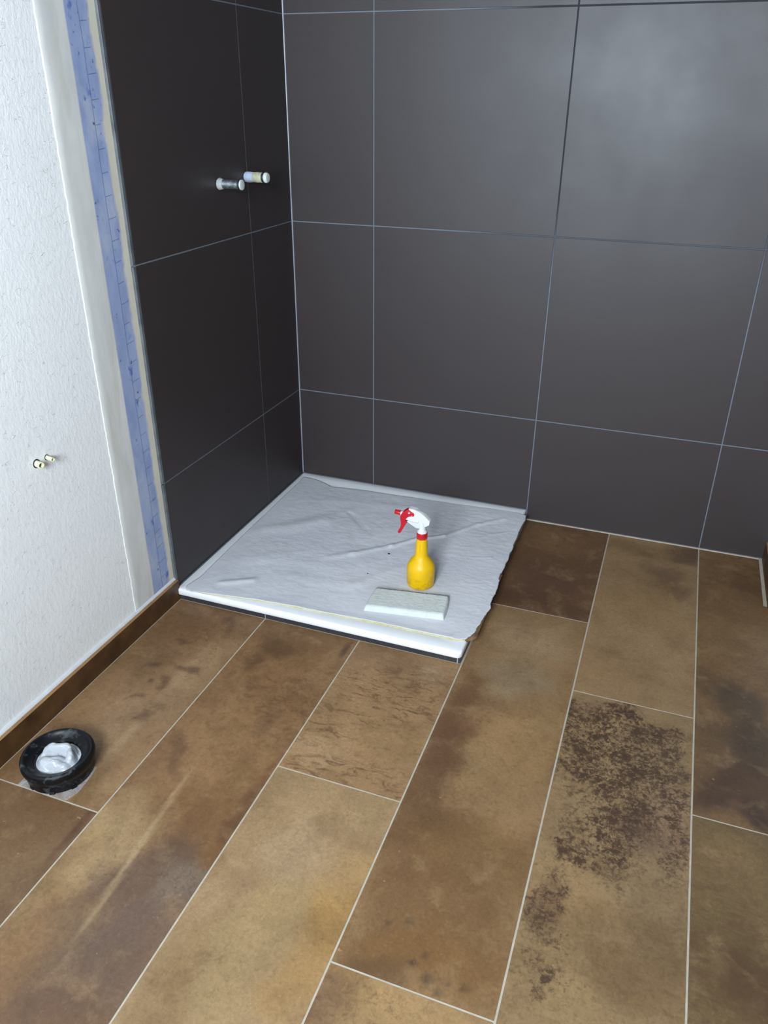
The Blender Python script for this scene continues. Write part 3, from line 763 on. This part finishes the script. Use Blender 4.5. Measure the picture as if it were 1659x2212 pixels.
obj('neck_tube', bm, WHI, bot, 40).location.z = .007
white = [(-0.0412,0.2524),(-0.0351,0.2536),(-0.0214,0.2518),(-0.0063,0.2459),(0.0074,0.2375),(0.0186,0.228),(0.0244,0.2225),(0.0231,0.2141),(0.022,0.208),(0.0126,0.2062),(0.0073,0.2014),(0.006,0.1989),(-0.0100,0.1960),(-0.0159,0.1909),(-0.0241,0.1975),(-0.0387,0.2036),(-0.0395,0.2079),(-0.0443,0.2099),(-0.0506,0.2131),(-0.05,0.2192),(-0.0427,0.228),(-0.043,0.2397)]
bm = bmesh.new(); prism(bm, smooth_poly(white, 1), -.0075, .0075, 0, .0018, 3)
head = obj('spray_head', bm, WHI, bot, 35); head.location.z = .003
# ridge along the top of the shell
bm = bmesh.new(); top = [(-.0412,.2540),(-.0351,.2552),(-.0214,.2534),(-.0063,.2475),(.0074,.2391),(.0186,.2296),(.0256,.2230),(.0240,.2200),(.0186,.2262),(.0074,.2358),(-.0063,.2442),(-.0214,.2500),(-.0351,.2520),(-.0412,.2508)]
prism(bm, top, -.0088, .0088, 0, .0006, 1); obj('shell_rim', bm, WHI, head, 35)
redp = [(-0.0608,0.2378),(-0.0513,0.2462),(-0.0412,0.251),(-0.0349,0.2463),(-0.0252,0.2416),(-0.0231,0.2376),(-0.0249,0.2300),(-0.0330,0.2300),(-0.0400,0.2300),(-0.048,0.221),(-0.0513,0.2145),(-0.0457,0.2081),(-0.0583,0.1833),(-0.067,0.1652),(-0.075,0.1679),(-0.0714,0.1776),(-0.066,0.1877),(-0.0641,0.1971),(-0.0637,0.2106),(-0.068,0.2202),(-0.0647,0.2297)]
bm = bmesh.new(); prism(bm, smooth_poly(redp, 1), -.0088, .0088, 0, .0014, 2)
trg = obj('trigger', bm, RED, bot, 35); trg.location.z = .003
bm = bmesh.new()
My = Matrix.Translation((-.0395, 0, .2403)) @ Matrix.Rotation(math.pi/2, 4, 'X'); rod(bm, [(.0024,-.0099),(.0026,-.0096),(.0026,.0096),(.0024,.0099)], 20, My)
My = Matrix.Translation((-.0307, 0, .2325)) @ Matrix.Rotation(math.pi/2, 4, 'X'); rod(bm, [(.0012,-.0096),(.0012,.0096)], 16, My)
obj('pivot_pin', bm, WHI, trg, 40)
bm = bmesh.new()
Mx = Matrix.Translation((-.0480, -.0050, .2162)) @ Matrix.Rotation(math.pi/2+.02, 4, 'Y')
rod(bm, [(.0040,.0),(.0046,.001),(.0046,.012),(.0058,.0125),(.0058,.036),(.0050,.0375)], 32, Mx)
obj('pump_cylinder', bm, WHI, head, 40)
bm = bmesh.new(); Mx = Matrix.Translation((-.0500, -.0060, .2160)) @ Matrix.Rotation(math.pi/2, 4, 'Y'); rod(bm, [(.0012,0),(.0022,.0005),(.0022,.006)], 20, Mx)
box(bm, -.0495, -.0425, -.0112, -.0104, .2142, .2176)
obj('pump_plunger', bm, simple('dark_slot', (58,22,28), .5), head)
bm = bmesh.new(); Mx = Matrix.Translation((-.0685, 0, .2310)) @ Matrix.Rotation(math.pi/2, 4, 'Y'); rod(bm, [(.0060,-.002),(.0060,.010)], 28, Mx)
obj('nozzle_neck', bm, WHI, bot, 40).location.z = .003
bm = bmesh.new(); Mx = Matrix.Translation((-.0860, 0, .2325)) @ Matrix.Rotation(math.pi/2+.05, 4, 'Y')
def kn(a, z): return .035*math.cos(a*6)*(1 if z > .003 else .3)
rod(bm, [(.0025,.0015),(.0030,0),(.0064,0),(.0070,.0010),(.0078,.017),(.0072,.0182)], 72, Mx, kn)
obj('nozzle', bm, RED, bot, 45).location.z = .003
bot.rotation_euler = (0, 0, 0)

# ------------------------------------------------------------------ white pad
PAD = N('white_cleaning_pad', .9, (206,214,212), .15)
p = PAD.pos(); px_, py_, pz_ = PAD.sep(p)
PADc = PAD.mix(PAD.ramp(PAD.noise(p, 40, 5, .6), .3, .7), (212,217,216), (202,208,204))
bd = PAD.math('MULTIPLY', PAD.math('MULTIPLY', PAD.math('SUBTRACT', py_, PAD.math('MULTIPLY', PAD.math('SUBTRACT', PAD.noise(p, 160, 4, .7), .5), .008)), 1), 1)
PADc = PAD.mix(PAD.ramp(bd, .0450, .0475), PADc, (84,84,86)); PAD.col(PADc)
PAD.bump(PAD.noise(p, 350, 4, .75), .6, .002)
bm = bmesh.new()
nx, ny = 90, 50; Lx, Ly = .1165, .0525
def padz(u, v):
    x = abs(u); e = min(1, (1-x)/.06) ; f = min(1, (1+v)/.22); g = min(1, (1-v)/.05)
    r = lambda t: math.sqrt(max(0, 1-(1-t)**2))
    h = .0165*r(max(0, e))**.6*r(max(0, f))**.8*(.45+.55*r(max(0, g)))
    return .0008+h
top = []; bot_ = []
for j in range(ny+1):
    v = -1+2*j/ny; a = []; b = []
    for i in range(nx+1):
        u = -1+2*i/nx
        q = .0012*noise.noise((u*9, v*4, 1)); sk = .004*math.cos(v*1.4) if abs(u) > .9 else 0
        x = u*Lx*(1-.024*(v+1))+.004*v + (1 if u > 0 else -1)*sk*(abs(u)-.9)*10; y = v*Ly+q*(1-abs(v)) + .001*noise.noise((u*14, 3, v))
        a.append(bm.verts.new((x, y, padz(u, v)+.0006*noise.noise((u*12, v*7, 4))))); b.append(bm.verts.new((x, y, 0)))
    top.append(a); bot_.append(b)
for j in range(ny):
    for i in range(nx):
        bm.faces.new((top[j][i], top[j][i+1], top[j+1][i+1], top[j+1][i])).smooth = True
        bm.faces.new((bot_[j][i], bot_[j+1][i], bot_[j+1][i+1], bot_[j][i+1]))
for A, B in ((top, bot_),):
    for i in range(nx):
        bm.faces.new((B[0][i], B[0][i+1], A[0][i+1], A[0][i])); bm.faces.new((A[ny][i], A[ny][i+1], B[ny][i+1], B[ny][i]))
    for j in range(ny):
        bm.faces.new((B[j+1][0], B[j][0], A[j][0], A[j+1][0])); bm.faces.new((B[j][nx], B[j+1][nx], A[j+1][nx], A[j][nx]))
pad = obj('cleaning_pad', bm, PAD.m, None, 60)
pad.location = (.6925, -.742, ZT+.0028); pad.rotation_euler = (0, 0, .155)
tag(pad, 'thick white fibre cleaning pad lying in front of the yellow spray bottle', 'cleaning pad')

CRM = simple('dark_crumb_mortar', (62,60,58), .9, .2)
for (x, y, sz, lab) in ((.5394, -.4842, .0030, 'small dark crumb on the grey sheet left of the spray bottle neck'),
                        (.5185, -.6227, .0020, 'tiny dark crumb on the grey sheet left of the yellow bottle body')):
    bm = bmesh.new(); bmesh.ops.create_icosphere(bm, subdivisions=2, radius=sz)
    for v in bm.verts: v.co *= 1+.5*noise.noise(v.co*400); v.co.z *= .5; v.co.x *= 1.4
    o = obj('mortar_crumb', bm, CRM, None, 60); o.location = (x, y, sheet_z(x, y)+.0012+sz*.35); tag(o, lab, 'crumb')

# ------------------------------------------------------------------ rubber collar with bag
def mat_rubber():
    n = N('black_rubber', .5, (14,15,18), .25); p = n.pos()
    d = n.ramp(n.noise(p, 34, 6, .7, .4), .54, .68)
    n.col(n.mix(n.math('MULTIPLY', d, .5), (13,14,18), (104,112,118)))
    n.l(n.math('ADD', .38, n.math('MULTIPLY', d, .4)), n.b.inputs['Roughness'])
    return n.m
RUB = mat_rubber()
RC = (.1445, -1.5900, .0012)
ring = thing('rubber_collar', 'black rubber pipe collar stuffed with a white bag, on the planks near the white wall', 'pipe collar', RC)
ring.rotation_euler = (0, 0, .3)
bm = bmesh.new()
def notch(a, z):
    n_ = .004*noise.noise((math.cos(a)*2, math.sin(a)*2, z*20))
    return n_
prof = [(.0690,.0005),(.0715,.002),(.0735,.018),(.0742,.0265),(.0770,.0310),(.0795,.036),(.0808,.0425),(.0800,.0500),(.0770,.0545),(.0735,.0555),(.0705,.0540),(.0680,.0505),(.0640,.0460),(.0560,.0425),(.0510,.0405),(.0492,.0380),(.0490,.0300),(.0505,.0200),(.0520,.0010)]
lathe(bm, prof + [prof[0]], 96, None, notch)
obj('sleeve', bm, RUB, ring, 50)
for a in (4.1, 4.85, 5.5, 2.9, 3.5):
    bm = bmesh.new()
    M = Matrix.Rotation(a, 4, 'Z'); vs0 = len(bm.verts)
    box(bm, .0700, .0735, -.006, .006, .0005, .007, 0, .0006, 1)
    bm.verts.ensure_lookup_table()
    for v in bm.verts[vs0:]: v.co = M @ v.co
    obj('foot_lug', bm, RUB, ring)
# crumpled bag inside the collar
BAG = N('white_plastic_film', .28, (180,184,190), .5); BAG.b.inputs['Subsurface Weight'].default_value = .0
BAG.bump(BAG.noise(BAG.mapping(BAG.pos(), (1,1.6,1)), 38, 3, .5, 1.4), .5, .006)
bagr = thing('plastic_bag', 'crumpled white plastic bag stuffed inside the black rubber collar', 'plastic bag', (RC[0], RC[1], .004))
LOBES = [(-.003,-.021,.034,.019,.37,.052),(-.006,.014,.040,.0125,.37,.064),(.026,.010,.024,.012,-.95,.056),(-.034,-.002,.018,.014,.9,.040),(.022,-.020,.022,.013,.2,.046),(.004,.036,.03,.012,.3,.044)]
bm = bmesh.new(); R_ = 46; NA = 96; rings = []
for i in range(1, R_+1):
    r = .0482*i/R_; row = []
    for k in range(NA):
        a = 2*math.pi*k/NA; x, y = r*math.cos(a), r*math.sin(a)
        wx = x+.004*noise.noise((x*45, y*45, 1)); wy = y+.004*noise.noise((x*45, y*45, 8)); z = .022
        for lx, ly, ra_, rb_, an, hh in LOBES:
            c_, s_ = math.cos(an), math.sin(an); u_ = ((wx-lx)*c_+(wy-ly)*s_)/ra_; v_ = (-(wx-lx)*s_+(wy-ly)*c_)/rb_
            z = max(z, .02+(hh-.02)*math.exp(-(u_**4+abs(v_)**3)*.8))
        z += .0025*noise.noise((x*60, y*60, 3)) - .007*max(0, .25-abs(noise.noise((x*38+2, y*38, 5))))
        if r > .040: z = z*(1-(r-.040)/.0082*.9)+.032*((r-.040)/.0082*.9)
        row.append(bm.verts.new((x, y, z)))
    rings.append(row)
c0 = bm.verts.new((0, 0, .05))
for k in range(NA): bm.faces.new((c0, rings[0][k], rings[0][(k+1) % NA])).smooth = True
for a, b in zip(rings, rings[1:]):
    for k in range(NA): bm.faces.new((a[k], b[k], b[(k+1) % NA], a[(k+1) % NA])).smooth = True
o = obj('bag_crown', bm, BAG.m, bagr, fix=False)
md = o.modifiers.new('thick', 'SOLIDIFY'); md.thickness = .0006; md.offset = -1
# film skirt on the floor
FILM = N('translucent_film', .35, (214,218,222), .5)
ftr = FILM.n('ShaderNodeBsdfTransparent'); fm_ = FILM.n('ShaderNodeMixShader')
fz = FILM.ramp(FILM.noise(FILM.pos(), 26, 4, .6, .5), .35, .7, (.12,.12,.12,1), (.60,.60,.60,1)); FILM.l(fz, fm_.inputs[0])
FILM.l(FILM.b.outputs[0], fm_.inputs[2]); FILM.l(ftr.outputs[0], fm_.inputs[1]); FILM.l(fm_.outputs[0], FILM.t.nodes['Material Output'].inputs['Surface'])
FILM.bump(FILM.noise(FILM.pos(), 45, 3, .5, 1), .6, .004)
bm = bmesh.new()
fp = [(.082,-1.6599),(.0830,-1.6388),(.0900,-1.60),(.13,-1.54),(.1822,-1.5400),(.2150,-1.5560),(.2200,-1.5800),(.2243,-1.6300),(.2150,-1.6570),(.1828,-1.6609),(.1454,-1.6599),(.1248,-1.6610)]
fp = [tuple(p) for p in resample(fp+[fp[0]], 120)][:-1]
cx, cy = .1445, -1.595; prev = None
for s_ in [1-.04*k for k in range(15)]:
    row = []
    for (x, y) in fp:
        X, Y = cx+(x-cx)*s_, cy+(y-cy)*s_
        row.append(bm.verts.new((X, Y, .0009+.0030*max(0, noise.noise((X*60, Y*60, 2)))*(1-abs(s_-.85)/.15 if s_ > .7 else 0))))
    if prev:
        for k in range(len(row)): bm.faces.new((prev[k], prev[(k+1) % len(row)], row[(k+1) % len(row)], row[k])).smooth = True
    prev = row
for v in bm.verts: v.co -= Vector((RC[0], RC[1], .004))
o = obj('film_skirt', bm, FILM.m, bagr); o['label'] = 'thin translucent film spread on the floor'

# ------------------------------------------------------------------ mixer pipe stubs on the tiles
def wallthing(name, label, cat, loc, group):
    return thing(name, label, cat, loc, group)
RX = Matrix.Rotation(math.pi/2, 4, 'Y')
GALV = N('galvanised_metal', .5, (150,160,166), .5, 1.0); pp = GALV.pos()
GALV.col(GALV.mix(GALV.ramp(GALV.noise(pp, 70, 5, .65), .4, .65), (150,160,166), (222,228,230)))
CREAM = simple('cream_sleeve', (196,196,164), .5, .4, (150,.4,.002), (172,174,150), 60)
PTFE = simple('white_sealing_tape', (196,208,222), .5, .4, (150,.6,.003), (172,190,214), 50)
ENDW = simple('white_plug', (214,224,220), .45, .4)
DARK = simple('dark_band', (40,46,50), .5)
s1 = wallthing('pipe_stub', 'bare grey metal pipe stub on the dark left tile wall, farther from the corner', 'pipe stub', (0.0002, -.458, 1.145), 'mixer pipe stubs')
def rag(a, z): return .05*noise.noise((math.cos(a)*3, math.sin(a)*3, z*120))
bm = bmesh.new(); rod(bm, [(.0120,0),(.0120,.068)], 40, RX); obj('pipe', bm, GALV.m, s1, 40)
bm = bmesh.new(); r = lathe(bm, [(.0122,.0),(.0155,.001),(.0162,.004),(.0146,.009),(.0140,.014),(.0122,.016)], 48, RX, lambda a, z: rag(a, z)*2); obj('wrap', bm, simple('beige_wrap', (190,186,176), .7, .3, (120,.5,.002), (160,170,176), 40), s1)
bm = bmesh.new(); rod(bm, [(.0136,.066),(.0138,.0672),(.0138,.0725),(.0130,.0735)], 40, RX); o = obj('rim', bm, DARK, s1, 40)
bm = bmesh.new(); rod(bm, [(.0138,.0728),(.0140,.0735),(.0138,.0765),(.0110,.0775),(.0050,.0776)], 40, RX); obj('end_plug', bm, ENDW, s1, 40)
s2 = wallthing('pipe_stub', 'pipe stub with white tape and cream sleeve beside the tile joint near the corner', 'pipe stub', (0.0002, -.301, 1.152), 'mixer pipe stubs')
bm = bmesh.new(); rod(bm, [(.0122,0),(.0122,.066)], 40, RX); obj('pipe', bm, GALV.m, s2, 40)
bm = bmesh.new(); rod(bm, [(.0100,-.000),(.0135,.001),(.0152,.005),(.0156,.014),(.0148,.024),(.0140,.030)], 48, RX, rag); obj('tape_wrap', bm, PTFE, s2, 40)
bm = bmesh.new(); rod(bm, [(.0142,.029),(.0147,.031),(.0150,.045),(.0142,.0475),(.0144,.057),(.0130,.059)], 48, RX, rag); obj('sleeve', bm, CREAM, s2, 40)
bm = bmesh.new(); rod(bm, [(.0134,.058),(.0136,.059),(.0136,.066),(.0128,.0670)], 40, RX); obj('rim', bm, DARK, s2, 40)
bm = bmesh.new(); rod(bm, [(.0142,.0665),(.0146,.0675),(.0145,.0735),(.0120,.0765),(.0060,.0772)], 40, RX); obj('end_plug', bm, ENDW, s2, 40)

# small hose ends in the plaster wall
HOSE = simple('pale_yellow_hose', (226,226,190), .5, .4)
for (y, z, r, L, lab, tilt) in ((-1.322, .630, .0075, .018, 'pale yellow hose end, thicker and lower of the pair in the white plaster wall', .10),
                          (-1.289, .632, .0048, .024, 'pale yellow hose end, thinner and nearer the tiles, in the white plaster wall', .05)):
    t = thing('hose_end', lab, 'hose end', (-.0088, y, z), 'hose ends in the plaster wall')
    M = Matrix.Rotation(-.25, 4, 'Z') @ RX
    bm = bmesh.new(); lathe(bm, [(r,-.001),(r,L),(r*.72,L),(r*.70,L*.2)], 28, M); obj('hose', bm, HOSE, t, 40)
    bm = bmesh.new(); rod(bm, [(r*.70,L*.3),(r*.70,L*.55)], 20, M); obj('bore', bm, DARK, t)
    bm = bmesh.new(); lathe(bm, [(r*1.05,-.0009),(r*1.05,.0008),(r*1.4,.0006),(r*1.45,-.0009)], 24, RX); obj('hole_gap_shadow', bm, DARK, t)  # dark ring stands in for the shadow in the gap around the hose
